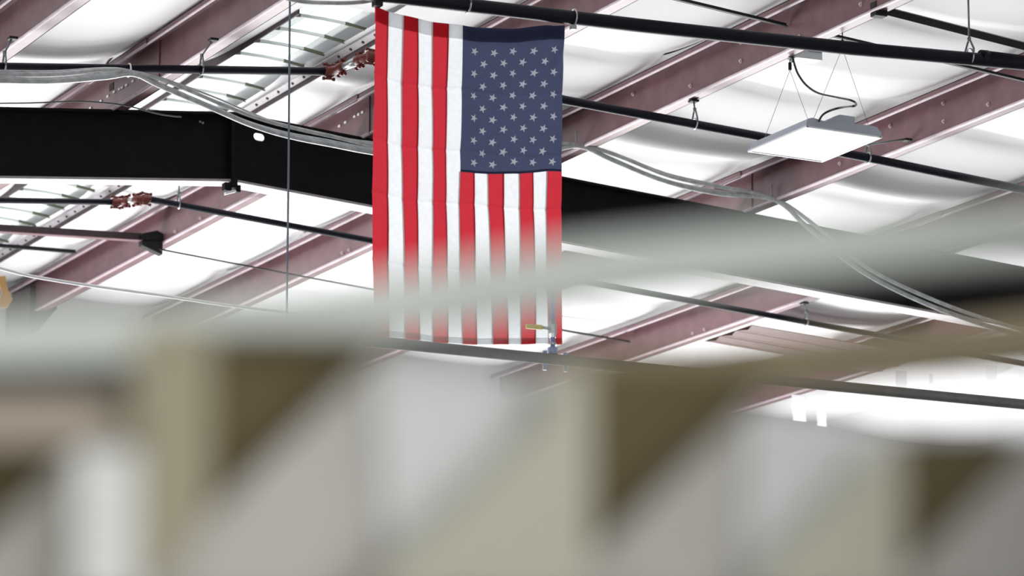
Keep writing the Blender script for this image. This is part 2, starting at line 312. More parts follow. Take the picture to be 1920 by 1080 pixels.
# ------------------------------------------------------------ skylights (two lengths of one strip, either side of the rafter)
def skylight(name, y0, y1):
    W_ = empty(name, (RX, y0, RZ+PH), kind='structure')
    def P(mb, nm, mt, **k): 
        o = mb.build(nm, mt, W_, **k); o.location = (-RX, -y0, -(RZ+PH)); return o
    zt = PH+.13
    # translucent ribbed panel astride the ridge
    m = MB(); bm = m.bm; nx = 24; xs = [SKX0-.02+(SKX1-SKX0+.04)*i/nx for i in range(nx+1)]
    rows = []
    n = int((y1-y0)/.02)
    for j in range(n+1):
        y = y0+(y1-y0)*j/n
        rows.append([bm.verts.new((x, y, roof(x)+zt+.003*math.sin(y*2*math.pi/.04))) for x in (SKX0-.02, 6.72, RX, 6.92, SKX1+.02)])
    for j in range(n):
        for i in range(4):
            f = bm.faces.new([rows[j][i], rows[j][i+1], rows[j+1][i+1], rows[j+1][i]]); f.smooth = True
    P(m, 'translucent_panel', 'skypanel')
    # greyer laps at both sides below the panel
    for a, b in ((SKX0, 6.835), (7.02, SKX1)):
        m = MB(); m.prism([(a, roof(a)+zt-.03), (b, roof(b)+zt-.03), (b, roof(b)+zt-.024), (a, roof(a)+zt-.024)], y0, y1)
        P(m, 'side_lap', 'lapcloth')
    m = MB(); m.prism([(SKX0-.008, roof(SKX0)+PH+.010), (SKX0, roof(SKX0)+PH+.010), (SKX0, roof(SKX0)+zt), (SKX0-.008, roof(SKX0)+zt)], y0, y1)
    P(m, 'side_frame', 'brownsteel')
    # ridge-side angle: a pale leg with holes, a dark leg hanging under its outer edge
    zr = roof(SKX1)+PH
    m = MB(); m.prism([(SKX1+.018, zr+.012), (SKX1+.05, zr-.004), (SKX1+.05, zr+.001), (SKX1+.018, zr+.017)], y0, y1)
    P(m, 'angle_leg', 'flange')
    m = MB(); m.prism([(SKX1+.05, zr-.030), (SKX1+.056, zr-.030), (SKX1+.056, zr), (SKX1+.05, zr)], y0, y1)
    P(m, 'hanging_leg', 'brownsteel')
    y = y0+.13
    m = MB()
    while y < y1:
        c = Vector((SKX1+.034, y, zr+.002)); nrm = Vector((-.55, 0, -.83)).normalized()
        m.tube([c, c+nrm*.004], .0075, 8, cap=True, smooth=False); y += .15
    P(m, 'bolt_holes', 'angle')
    k = 0; y = 16.60 if y0 < 17 else 17.91
    while y < y1-.05:
        m = MB(); zz = PH+.045
        pts = [(SKX0-.004, roof(SKX0)+zz), (6.73, roof(6.73)+zz+.0), (6.85, roof(6.85)+zz-.002), (6.96, roof(6.96)+zz-.002), (SKX1+.01, roof(SKX1)+zz-.012)]
        for (a, za), (b, zb), mi in zip(pts, pts[1:], (0, 1, 1, 0)):
            m.poly([(a, y, za), (b, y, zb), (b, y, zb+.015), (a, y, za+.015), (a, y+.012, za), (b, y+.012, zb), (b, y+.012, zb+.015), (a, y+.012, za+.015)],
                   [(0, 1, 2, 3), (7, 6, 5, 4), (0, 4, 5, 1), (3, 2, 6, 7), (0, 3, 7, 4), (1, 5, 6, 2)], mi)
        P(m, 'cross_bar', ['bar', 'paleb']); y += .262; k += 1
    return W_
M['lapcloth'] = cloth('skylight_lap', (.86, .87, .86), .62)
M['paleb'] = mat('pale_bar', (.62, .66, .63), .5)
skylight('window_1', SKY0, 17.66)
skylight('window_2', 17.662, YW-.05)

# ------------------------------------------------------------ main rafter with a bend at the ridge
raf = empty('roof_rafter', (RX, RY, RZ), label='deep black steel rafter crossing behind the flag, bent at the ridge', cat='beam')
def inraf(mb, nm, mt, p=raf, **k):
    o = mb.build(nm, mt, p, **k); o.location = (-RX, -RY, -RZ); return o
RD = .355; FT = .012; x0r, x1r = XL+.02, XR-.02
m = MB()   # left web
m.prism([(x0r, roof(x0r)-RD+FT), (RX-.008, RZ-RD+FT), (RX-.008, RZ-FT), (x0r, roof(x0r)-FT)], RY-.004, RY+.004); inraf(m, 'web', 'black')
m = MB()   # right web with its slotted hole
(hx0, _, _), (hx1, _, _), (_, _, hz1), (_, _, hz0) = HOLE; hxc = (hx0+hx1)/2; hzc = (hz0+hz1)/2
hw = (hx1-hx0)/2; hh = (hz1-hz0)/2*1.1
xa, xb = hxc-.08, hxc+.08
m.prism([(RX+.008, RZ-RD+FT), (xa, roof(xa)-RD+FT), (xa, roof(xa)-FT), (RX+.008, RZ-FT)], RY-.004, RY+.004)
m.prism([(xb, roof(xb)-RD+FT), (x1r, roof(x1r)-RD+FT), (x1r, roof(x1r)-FT), (xb, roof(xb)-FT)], RY-.004, RY+.004)
n = 32; inner = []; outer = []
for i in range(n):
    a = 2*math.pi*(i+.5)/n; c, s_ = math.cos(a), math.sin(a)
    ix = hxc+(hw-hh)*(1 if c > 0 else -1)+hh*c; iz = hzc+hh*s_-(ix-hxc)/12; inner.append((ix, iz))
    # hit the quad boundary
    t = 1e9
    if abs(c) > 1e-6: t = min(t, .08/abs(c))
    zt_, zb_ = roof(hxc)-FT, roof(hxc)-RD+FT
    if s_ > 0: t = min(t, (zt_-hzc)/(s_+c/12) if s_+c/12 > 1e-6 else 1e9)
    if s_ < 0: t = min(t, (zb_-hzc)/(s_+c/12) if s_+c/12 < -1e-6 else 1e9)
    outer.append((hxc+c*t, hzc+s_*t))
corners = [(xb, roof(xb)-FT), (xa, roof(xa)-FT), (xa, roof(xa)-RD+FT), (xb, roof(xb)-RD+FT)]
def snapc(p):
    for c in corners:
        if abs(c[0]-p[0]) < .022 and abs(c[1]-p[1]) < .03: return c
    return p
for c in corners:                # move the nearest outer points onto the corners
    i = min(range(n), key=lambda k: (outer[k][0]-c[0])**2+(outer[k][1]-c[1])**2); outer[i] = c
for yy in (RY-.004, RY+.004):
    vs = [(a, yy, b) for a, b in inner]+[(a, yy, b) for a, b in outer]
    m.poly(vs, [(i, (i+1) % n, n+(i+1) % n, n+i) for i in range(n)])
m.poly([(a, RY-.004, b) for a, b in inner]+[(a, RY+.004, b) for a, b in inner], [(i, (i+1) % n, n+(i+1) % n, n+i) for i in range(n)])
inraf(m, 'web', 'black')
for zz, nm in ((-FT, 'top_flange'), (-RD, 'bottom_flange')):
    m = MB()
    hw_ = .065
    m.prism([(x0r, roof(x0r)+zz), (RX, RZ+zz), (RX, RZ+zz+FT), (x0r, roof(x0r)+zz+FT)], RY-hw_, RY+hw_)
    m.prism([(RX, RZ+zz), (x1r, roof(x1r)+zz), (x1r, roof(x1r)+zz+FT), (RX, RZ+zz+FT)], RY-hw_, RY+hw_)
    inraf(m, nm, 'black' if zz > -.1 else 'flange')  # bottom flange paler than the web: light from below put into its colour
m = MB(); m.box((RX-.008, RY-.062, RZ-RD+FT), (RX+.008, RY+.062, RZ-FT)); inraf(m, 'splice_plate', 'black')
m = MB()   # clamp under the ridge
m.box((RX-.012, RY-.09, RZ-RD-.035), (RX+.016, RY-.03, RZ-RD+.03)); m.box((RX-.05, RY-.085, RZ-RD-.05), (RX-.012, RY-.04, RZ-RD-.012))
m.box((RX+.012, RY-.085, RZ-RD-.055), (RX+.035, RY-.045, RZ-RD-.02)); br = inraf(m, 'clamp', 'black', bevel=.003)
m = MB(); m.prism([(RX-.045, RZ-RD-.075), (RX+.012, RZ-RD-.055), (RX+.005, RZ-RD-.045), (RX-.045, RZ-RD-.062)], RY-.085, RY-.06); inraf(m, 'pale_tab', 'white')
for dx, dz in ((-.16, -.055), (-.145, -.06)):
    m = MB(); c = Vector((RX+dx, RY-.004, RZ+dz)); m.tube([c, c+Vector((0, -.01, 0))], .006, 10, smooth=False); inraf(m, 'bolt', 'darkzinc')

# ------------------------------------------------------------ purlins
M['lipm'] = mat('edge_highlight', (.60, .50, .55), .38, noise=.12, nscale=14)  # pale colour paints the bright highlight along purlin edges lit from below
def purlin(x, y0, y1, label, bolts=()):
    z = roof(x); t = .004; fw_ = .066; lip = .022
    root = empty('roof_purlin', (x, y0, z), label=label, cat='roof beam', group='brown steel purlins under the roof')
    o2 = (-x, -y0, -z)
    m = MB()
    L = y1-y0
    m.box((0, 0, 0), (t, L, PH)); o = m.build('web', 'oxide', root)
    m = MB(); m.box((t, 0, 0), (fw_, L, t)); m.prism([(fw_, 0), (fw_+.012, lip), (fw_+.012-t, lip), (fw_-t, 0)], 0, L); 
    m.build('bottom_flange', 'oxide', root)
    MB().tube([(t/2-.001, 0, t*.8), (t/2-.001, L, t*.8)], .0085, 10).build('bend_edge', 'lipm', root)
    m = MB(); m.box((-fw_, 0, PH-t), (0, L, PH)); m.box((-fw_, 0, PH-lip-.006), (-fw_+t, L, PH))
    m.build('top_flange', 'oxide', root)
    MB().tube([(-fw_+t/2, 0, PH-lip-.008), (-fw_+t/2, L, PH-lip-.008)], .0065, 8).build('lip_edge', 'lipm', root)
    for (by, bz) in bolts:
        m = MB(); c = Vector((0, by-y0, bz)); m.tube([c, c-Vector((.004, 0, 0))], .011, 10, smooth=False)
        m.tube([c-Vector((.004, 0, 0)), c-Vector((.011, 0, 0))], .0065, 6, smooth=False); m.build('bolt', 'boltm', root)
    return root
M['boltm'] = mat('pale_bolt', (.62, .52, .56), .35, .3)
bl = lambda *ys: [(y, z) for y in ys for z in (.055, .145)]
near_lbl = {4.15: 'brown purlin above the upper left corner, nearer length', 12.14: 'brown purlin beyond the right edge, nearer length',
 5.223: 'brown purlin cutting the upper left corner, nearer length', 6.15: 'brown purlin just left of the small-paned skylight, nearer length',
 7.485: 'brown purlin running behind the flag top, nearer length', 8.43: 'brown purlin right of the flag carrying the panel light, nearer length',
 9.68: 'brown purlin behind the panel light towards the right edge, nearer length', 10.91: 'brown purlin at the right edge behind the blurred rail, nearer length'}
far_lbl = {4.15: 'outermost brown purlin at left beyond the black rafter', 
 5.223: 'brown purlin far left beyond the black rafter', 6.15: 'brown purlin left of the far skylight beyond the rafter', 7.485: 'brown purlin below the ridge clamp, carrying the short brown strut, far length',
 8.43: 'brown purlin just left of the flag below the black rafter, far length', 9.68: 'brown purlin hidden behind the blurred rail by the flag, far length',
 10.91: 'wide brown purlin right of the flag bottom, beyond the rafter', 12.14: 'short brown purlin seen past the flag bottom at the right, far length'}
for x in PX:
    if x < 4 or x > 13: continue
    nb = {8.43: bl(13.2, 14.25, 15.35, 16.45)+[(14.8, .04), (15.85, .05)], 9.68: bl(14.3, 15.6, 16.6)+[(15.2, .05), (16.1, .14)],
          7.485: bl(14.3, 15.2), 6.15: [], 5.223: [], 10.91: bl(15.5)}.get(x, [])
    fb = {7.485: [(19.9, .03), (20.3, .03)], 8.43: [(20.0, .03), (20.1, .03)], 10.91: [(20.35, .03), (20.5, .03)]}.get(x, [])
    purlin(x, 9.0, 17.80, near_lbl[x], nb)
    pf = purlin(x-.006, 16.95 if x == 6.15 else 17.52, YW-.02, far_lbl[x], fb)
    rows = {6.15: [(17.215, .071), (17.306, .075), (17.398, .076), (17.46, .078), (17.498, .079), (17.576, .082), (17.67, .082), (17.773, .08), (17.93, .079)],
            7.485: [(17.60, .13), (17.65, .13), (17.70, .13), (17.82, .126), (17.90, .124)]}.get(x, [])
    for by, bz in rows:
        m = MB(); y_ = by-pf.location.y; m.box((-.006, y_-.014, bz-.006), (-.0005, y_+.014, bz+.006)); m.build('slot_glow', 'whitecord', pf, bevel=.002)
    if x == 6.15:
        m = MB(); y_ = 17.62-pf.location.y; m.box((-.003, y_-.03, .10), (-.0005, y_+.03, .135)); m.build('dark_hole', 'angle', pf)  # dark box paints the shade of a hole in the web
# white tabs above paint light shining through slots in the lapped purlins
# ------------------------------------------------------------ pipes
def pipe_thing(name, pts, r, label, parts=(), mt='pipe', cat='pipe', group=None):
    root = empty(name, pts[0], label=label, cat=cat, group=group)
    P = [Vector(p)-Vector(pts[0]) for p in pts]
    MB().tube(P, r, 20).build('pipe_run', mt, root)
    return root, Vector(pts[0])
def straight(pts, x0=None, x1=None):
    # least-squares straight line in z over x, ends where asked
    n = len(pts); mx = sum(p[0] for p in pts)/n; mz = sum(p[2] for p in pts)/n
    k = sum((p[0]-mx)*(p[2]-mz) for p in pts)/sum((p[0]-mx)**2 for p in pts)
    a = pts[0][0] if x0 is None else x0; b = pts[-1][0] if x1 is None else x1
    y = pts[0][1]
    return [(a, y, mz+k*(a-mx)), (b, y, mz+k*(b-mx))]
def zat(line, x):
    (a, y, za), (b, _, zb) = line; return za+(zb-za)*(x-a)/(b-a)
mp = MAIN_PIPE
zz_l = mp[1][2]-(mp[2][2]-mp[1][2])/(mp[2][0]-mp[1][0])*(mp[1][0]-4.0)
main = [(4.0, mp[0][1], mp[1][2]-.012)]+[tuple(p) for p in mp[1:]]
main.append((10.5, mp[0][1], mp[-1][2]+.005))
root, org = pipe_thing('main_pipe', main, .0292, 'thick black main pipe running across the top over the flag')
c = Vector(MAIN_HANGERS[2])
MB().tube([Vector((c.x+.055, c.y, c.z+.002))-org, Vector((c.x+.09, c.y, c.z+.004))-org], .0335, 20).tube([Vector((c.x+.09, c.y, c.z+.004))-org, Vector((10.5, c.y, mp[-1][2]+.005))-org], .0312, 20).build('sleeve', 'pipe', root)
bL = straight(BRANCH_LEFT, -2.0, BRANCH_LEFT[-1][0]); bR = [(BRANCH_RIGHT[0][0], 15.9, BRANCH_RIGHT[0][2])]+[tuple(p) for p in BRANCH_RIGHT[1:4]]+[(12.5, 15.9, BRANCH_RIGHT[3][2]-(12.5-BRANCH_RIGHT[3][0])/12)]
fL = straight(FAR_BRANCH_LEFT, -2.0, FAR_BRANCH_LEFT[-1][0]); fR = straight(FAR_BRANCH_RIGHT, None, 15.0)
pipe_thing('sprinkler_pipe', bL, .0195, 'thin black pipe left of the flag in front of the skylight', group='black sprinkler pipes following the roof slope')
pipe_thing('sprinkler_pipe', bR, .0215, 'thin black pipe from behind the flag past the panel light', group='black sprinkler pipes following the roof slope')
pipe_thing('sprinkler_pipe', fL, .0165, 'thin black pipe at the left edge below the black rafter', group='black sprinkler pipes following the roof slope')
pipe_thing('sprinkler_pipe', fR, .0175, 'thin black pipe sloping down right below the black rafter', group='black sprinkler pipes following the roof slope')
lp = straight(LOW_PIPE, LOW_PIPE[0][0]+.02, 15.0)
pipe_thing('grey_pipe', lp, .0215, 'grey pipe crossing just below the bottom of the flag', mt='greypipe')

def coupling(p, d, r, parent, org):
    # grooved coupling: body ring with two bolt ears
    d = Vector(d).normalized(); p = Vector(p)-org
    e1 = d.orthogonal().normalized(); e2 = d.cross(e1)
    m = MB(); m.tube([p-d*.024, p-d*.016, p+d*.016, p+d*.024], [r*1.05, r*1.35, r*1.35, r*1.05], 16)
    for s_ in (1, -1):
        u = (Vector((0, 0, 1))-d*d.z).normalized()*s_
        c = p+u*r*1.45
        m.tube([c-d*.011, c+d*.011], .011, 8)
        m.tube([c-d*.028+u*.006, c+d*.028+u*.006], .005, 8)
        m.tube([c-d*.030+u*.006, c-d*.020+u*.006], .009, 6); m.tube([c+d*.020+u*.006, c+d*.030+u*.006], .009, 6)
    return m.build('coupling', 'red', parent)
def ridge_fitting(pa, pb, r, label):
    pa = Vector(pa); pb = Vector(pb)
    root = empty('ridge_pipe_fitting', pa, label=label, cat='pipe fitting'); org = pa
    mid1 = Vector((lerp(pa.x, pb.x, .28), lerp(pa.y, pb.y, .12), lerp(pa.z, pb.z, .1)))
    mid2 = Vector((lerp(pa.x, pb.x, .72), lerp(pa.y, pb.y, .88), lerp(pa.z, pb.z, .9)))
    MB().tube([p-org for p in interp([pa, mid1, lerp(mid1, mid2, .3)], 5)], r*1.12, 14).build('elbow', 'red', root)
    MB().tube([p-org for p in interp([lerp(mid1, mid2, .75), mid2, pb], 5)], r*1.12, 14).build('elbow', 'red', root)
    d = (mid2-mid1).normalized()
    MB().tube([lerp(mid1, mid2, .2)-org, lerp(mid1, mid2, .85)-org], r, 14).build('nipple', 'zinc', root)
    coupling(pa+Vector((.012, 0, 0)), (1, 0, .0), r, root, org); coupling(lerp(mid1, mid2, .22), d, r, root, org)
    coupling(lerp(mid1, mid2, .84), d, r, root, org); coupling(pb-Vector((.012, 0, 0)), (1, 0, -.08), r, root, org)
    return root
ridge_fitting(bL[1], bR[0], .0195, 'red grooved pipe fitting beside the left edge of the flag')
ridge_fitting(fL[1], fR[0], .0165, 'red grooved pipe fitting low at left below the black rafter')

def hanger(name, c, r, ztop, label, xtop=None, ytop=None, rod=.0045):
    # clevis band round the pipe, rod to the steel above
    c = Vector(c); root = empty(name, c, label=label, cat='pipe hanger', group='metal pipe hangers')
    m = MB(); m.ring((0, 0, 0), r+.0035, .0042, 'x', 24, 8); m.build('ring', 'zinc', root)
    top = r+.045
    m = MB()
    for s_ in (1, -1):
        m.tube([(0, s_*(r+.003), 0), (0, s_*(r+.006), r*.9), (0, s_*.012, top-.01), (0, 0, top)], .0045, 8)
    m.tube([(0, 0, top-.008), (0, 0, top+.01)], .009, 6); m.build('clevis', 'darkzinc', root)
    e = Vector((xtop if xtop is not None else c.x, ytop if ytop is not None else c.y, ztop))-c
    MB().tube([(0, 0, top), e], rod, 8).build('rod', 'darkzinc', root)
    m = MB(); m.box((e.x-.02, e.y-.022, e.z-.012), (e.x+.02, e.y+.022, e.z)); m.build('beam_clamp', 'angle', root, bevel=.003)
    return root
hanger('pipe_hanger', MAIN_HANGERS[0], .0292, roof(6.6)+PH+.05, 'metal hanger loop on the main pipe above the flag')
hanger('pipe_hanger', MAIN_HANGERS[2], .0300, roof(9.09)+PH+.05, 'clevis hanger with long rod near the right end of the main pipe')
hanger('pipe_hanger', (HANG_LEFT[0][0], 16.2, zat(bL, HANG_LEFT[0][0])), .0195, roof(5.2), 'hanger on the thin black pipe at the left edge, under corner purlin', xtop=5.175, ytop=16.2)
hanger('pipe_hanger', (HANG_LEFT[1][0], 16.2, zat(bL, HANG_LEFT[1][0])), .0195, roof(6.15), 'hanger on the thin black pipe left of the skylight', xtop=6.105, ytop=16.12)
hanger('pipe_hanger', HANG_RIGHT[0], .0215, roof(8.46), 'hanger between flag and panel light on the thin pipe', xtop=8.47, ytop=15.9)
hanger('pipe_hanger', HANG_RIGHT[1], .0215, roof(9.68)+.03, 'hanger below the right end of the panel light', xtop=9.68-.03, ytop=15.9)
hanger('pipe_hanger', (HANG_FAR[0][0], 19.2, zat(fR, HANG_FAR[0][0])), .0175, roof(7.09)+PH+.05, 'hanger low at left, just right of the far red fitting')
hanger('pipe_hanger', (HANG_FAR[1][0], 19.2, zat(fR, HANG_FAR[1][0])), .0175, roof(10.91), 'hanger at lower right below the wide far purlin', xtop=10.94)
# plain wire loop tying the flag corner to the main pipe
c = Vector(MAIN_HANGERS[1]); m = MB(); m.ring((0, 0, 0), .034, .0035, 'x', 24, 8); m.box((-.012, -.01, -.052), (.010, .012, -.033))
o = m.build('tie_ring', ['zinc'], None, label='thin white ring tying the flag right corner to the main pipe', cat='ring'); o.location = c
c = Vector(FLAG_TOP[0]); m = MB(); m.ring((0, 0, .03), .036, .004, 'x', 20, 8); m.box((-.018, -.02, -.02), (.016, .02, .02)); o = m.build('corner_clip', 'angle', None, label='dark clip holding the left top corner of the flag', cat='clip', bevel=.004); o.location = c+Vector((0, 0, .012))

# ------------------------------------------------------------ cables
def cable(name, pts, r, mt, label, cat='cable', n=6, smooth=5, group=None):
    P = interp(pts, smooth); org = P[0]
    return (MB().tube([p-org for p in P], r, n).build(name, mt, None, label=label, cat=cat, group=group), org)
bundle = None
for k, (dy, dz, amp, rr, lb) in enumerate([(0, -.004, 0, .0125, 'lowest'), (.035, .010, .010, .012, 'middle'), (-.03, .016, .018, .0105, 'upper'), (.01, .030, .03, .0055, 'topmost thin')]):
    pts = []
    for i, p in enumerate(BUNDLE):
        near = i in (4, 14, 18)
        q = 0 if near else 1
        w = math.sin(i*1.3+k*1.9)*.3+.7
        pts.append((p[0], p[1]+dy*q, p[2]+(dz+amp*w*(1 if 5 < i < 14 else .5))*q+(0 if q else k*.004)))
    o, org = cable('strand', pts, rr, 'plastic', None, cat=None)
    if bundle is None: bundle = empty('cable_bundle', org, label='drooping bundle of translucent grey cables tied below the purlins, passing behind the flag', cat='cable bundle')
    o.parent = bundle; o.location = org-bundle.location
c = Vector(BUNDLE[4])
m = MB(); m.ring((0, 0, 0), .03, .004, 'x', 20, 6); o = m.build('cable_tie', 'whitecord', None, label='white tie holding the cable bundle up to the thin left pipe', cat='cable tie'); o.location = (c.x-.005, 16.2, zat(bL, c.x)-.008)
for idx, lb in ((14, 'small white stub standing where the cables meet the purlin right of the flag'), (18, 'small white stub where the cables meet the second purlin right of the flag')):
    p = BUNDLE[idx]; m = MB(); m.tube([(0, 0, 0), (-.005, 0, .075)], .0045, 8); m.box((-.02, -.012, -.012), (.02, .012, .006)); o = m.build('cable_clip', 'flange', None, label=lb, cat='clip'); o.location = (p[0]-.012, p[1], p[2]+.005)
for pts, r, mt, nm, lb in ((WHITE_CABLE, .0085, 'whitecord', 'white_cable', 'white cable crossing the far purlin at lower left'),
    (THIN_CABLE, .0035, 'green', 'thin_dark_cable', 'thin dark cable just above the black rafter at left'),
    (TOP_CABLE, .009, 'plastic', 'grey_cable_loop', 'pale cable loop by the upper left corner of the flag'),
    (CORD, .0052, 'green', 'lamp_cord', 'curling dark green cord feeding the panel light')):
    o, org = cable(nm, pts, r, mt, lb, cat='cord' if nm == 'lamp_cord' else 'cable'); o.location = org
x, y = DROP_ROD[0][0], DROP_ROD[0][1]
root = empty('hanging_cable', (x, y, 0), label='straight vertical steel cable hanging left of the flag', cat='cable')
MB().tube([(0, 0, 2.9), (0.002, 0, 5.3), (-.002, 0, roof(x)+PH+.04)], .0048, 8).build('cable', 'bluezinc', root)
MB().tube([(0, 0, 2.86), (0, 0, 2.95)], .008, 8).build('end_sleeve', 'zinc', root)
m = MB(); p, q = SMALLWIRE[0], SMALLWIRE[1]
m.tube([Vector(p)-Vector(p), Vector(q)-Vector(p)], .004, 8); m.tube([Vector(q)-Vector(p), Vector(q)-Vector(p)+Vector((.002, 0, -.02))], .008, 8)
o = m.build('short_white_rod', 'whitecord', None, label='short white rod against the purlin at top left of the skylight', cat='rod'); o.location = p

# ------------------------------------------------------------ bracing bars and struts
def lbar(name, a, b, w, h, mt, label, cat='steel bar', leg=True):
    a = Vector(a); b = Vector(b); d = b-a; m = MB(); dz = Vector((0, 0, h)); dy = Vector((0, w, 0)); t = .004
    m.poly([a-a, d, d+dz, dz, Vector((0, t, 0)), d+Vector((0, t, 0)), d+dz+Vector((0, t, 0)), dz+Vector((0, t, 0))],
           [(0, 1, 2, 3), (7, 6, 5, 4), (0, 4, 5, 1), (3, 2, 6, 7), (0, 3, 7, 4), (1, 5, 6, 2)])
    root = empty(name, a, label=label, cat=cat); m.build('upright_leg', mt, root)
    if leg:
        m = MB(); u = Vector((0, 0, t))
        m.poly([Vector(), d, d-dy, -dy, u, d+u, d-dy+u, -dy+u], [(0, 1, 2, 3), (7, 6, 5, 4), (0, 4, 5, 1), (3, 2, 6, 7), (0, 3, 7, 4), (1, 5, 6, 2)])
        m.build('flat_leg', 'oxide' if mt == 'brownsteel' else mt, root)
    return root
a = lbar('brace_angle', ANGLE[0], (ANGLE[1][0]+.3, ANGLE[1][1], ANGLE[1][2]-.034), .03, .034, 'angle', 'dark angle bar at the top right corner with a pale edge', leg=False)
d = Vector(ANGLE[1])+Vector((.3, 0, -.034))-Vector(ANGLE[0])
m = MB(); u = Vector((0, 0, .034)); v = Vector((0, .06, .004))
m.poly([u, d+u, d+u+v, u+v, u+Vector((0, 0, .004)), d+u+Vector((0, 0, .004)), d+u+v+Vector((0, 0, .004)), u+v+Vector((0, 0, .004))], [(0, 1, 2, 3), (7, 6, 5, 4), (0, 4, 5, 1), (3, 2, 6, 7), (0, 3, 7, 4), (1, 5, 6, 2)])
m.build('flat_leg', 'greysteel', a)
m = MB(); m.box((-.03, -.03, -.02), (.03, .02, .045)); m.build('end_bracket', 'angle', a, bevel=.003)
lbar('brace_bar', (BAR_A[0][0]-.15, BAR_A[0][1], BAR_A[0][2]+.012), (8.42, BAR_A[1][1], BAR_A[1][2]-.01), .016, .02, 'angle', 'dark bar meeting the purlin above the panel light, top centre right')
lbar('brace_bar', BAR_B[0], (9.67, BAR_B[3][1], BAR_B[3][2]), .016, .018, 'angle', 'dark bar partly hidden behind the main pipe at the right')
lbar('strut', (4.4, 20.55, roof(4.4)+.06), (7.47, 20.55, STRUT[2][2]-.03), .05, .052, 'brownsteel', 'brown strut at lower left ending in a flared bracket')
m = MB(); m.prism([(7.35, 6.12), (7.475, 6.075), (7.478, 6.20), (7.44, 6.215), (7.35, 6.19)], 20.50, 20.56); m.build('strut_bracket', 'angle', None, bevel=.003, label='flared dark bracket joining the brown strut to the far purlin', cat='bracket')
lbar('thin_bar', (5.2, 21.2, roof(5.2)+.10), (7.19, 21.2, roof(7.19)+.02), .02, .024, 'angle', 'thin dark bar at the left edge below the brown strut')
lbar('thin_bar', (BAR_D[0][0], 20.2, BAR_D[0][2]+.0), (9.4, 20.2, BAR_D[0][2]-(9.4-BAR_D[0][0])*.095), .008, .010, 'angle', 'thin dark bar sloping down right toward the flag below the rafter')
lbar('thin_bar', (9.72, 21.3, roof(9.72)+.1), (10.88, 21.3, roof(10.88)+.1), .012, .014, 'angle', 'thin dark bar at lower right between flag and wide purlin')
# ribbed brown decking strip low at right
m = MB(); n = 3; root = empty('ribbed_strip', (10.98, 19.9, roof(10.98)), label='brown ribbed steel strip spanning two far purlins at lower right', cat='steel strip')
for k in range(n):
    yy = k*.20
    m = MB(); L = 1.16; m.poly([(0, yy, -.008), (L, yy, -.008-L/12), (L, yy+.05, -.028-L/12), (0, yy+.05, -.028), (0, yy+.19, -.008), (L, yy+.19, -.008-L/12), (0, yy, -.004), (L, yy, -.004-L/12), (L, yy+.19, -.004-L/12), (0, yy+.19, -.004)],
                             [(0, 1, 2, 3), (3, 2, 5, 4), (6, 7, 8, 9), (0, 1, 7, 6), (4, 5, 8, 9)])
    m.build('rib', 'oxide', root)
for k, (x_, z_, h_, w_) in enumerate([(11.691, 5.583, 0.167, 0.098), (11.85, 5.628, 0.234, 0.068), (12.429, 5.792, 0.308, 0.078), (12.646, 5.788, 0.068, 0.023), (12.877, 5.75, 0.089, 0.055), (13.093, 5.876, 0.329, 0.08), (13.328, 5.866, 0.148, 0.056), (12.148, 5.65, 0.088, 0.031)]):
    m = MB(); nn = 6
    m.prism([(-w_/2, 0), (w_/2, 0), (w_/2*.9, -h_*.5), (w_/2, -h_), (-w_/2*.8, -h_*.98), (-w_/2, -h_*.4)], 0, .006)
    o = m.build('hanging_strip', 'strip', None, label=['left end pale strip hanging before the far wall, widest', 'second pale strip hanging before the far wall from the left', 'long pale strip hanging in the middle of the row before the far wall', 'tiny pale strip above the grey pipe, right of the middle one', 'short pale strip just above the grey pipe before the far wall', 'long pale strip hanging near the right end of the row', 'pale strip hanging at the right edge of the frame', 'small faint strip hanging between the second and the middle strip'][k], cat='strip', group='pale strips hanging before the far wall'); o.location = (x_, 20.6, z_)
m = MB(); p = TAG[0]; m.prism([(-.05, 0), (.0, .01), (.012, -.06), (.05, -.13), (.02, -.19), (-.05, -.19), (-.015, -.1)], 0, .01)
o = m.build('tan_strap', 'tan', None, label='tan strap dangling at the left edge beside the far purlin end', cat='strap'); o.location = p
m = MB(); m.prism([(7.44, 5.98), (7.50, 6.02), (7.62, 6.17), (7.60, 6.32), (7.44, 6.30)], YW-.5, YW-.02)
m.build('purlin_bracket', 'brownsteel', None, label='dark bracket where the far purlin meets the white end wall', cat='bracket')

# ------------------------------------------------------------ valve in front of the flag bottom
vx, vy = VALVE[0][0], VALVE[0][1]; zb = zat(lp, vx)
v = empty('pipe_valve', (vx, vy, zb), label='small upright valve with yellow handle in front of the flag bottom right', cat='valve')
MB().tube([(0, 0, .02), (0, 0, .045)], .019, 14).tube([(0, 0, .04), (0, 0, .29)], .0105, 14).tube([(0, 0, .29), (0, 0, .30)], .016, 6).build('riser', 'bluepipe', v)
MB().tube([(0, 0, .085), (0, 0, .10), (0, 0, .135), (0, 0, .15)], [.013, .017, .017, .013], 8, smooth=False).tube([(0, 0, .055), (0, 0, .065)], .016, 6).build('body', 'zinc', v)
MB().tube([(0, 0, .118), (-.045, 0, .122)], .006, 8).build('stem', 'zinc', v)
MB().box((-.115, -.008, .112), (-.045, .008, .13)).build('handle', 'yellow', v, bevel=.003)
for sx in (-.034, .055):
    MB().tube([(sx, 0, .03), (sx, 0, -.045)], .0085, 10).build('drain', 'bluepipe', v)

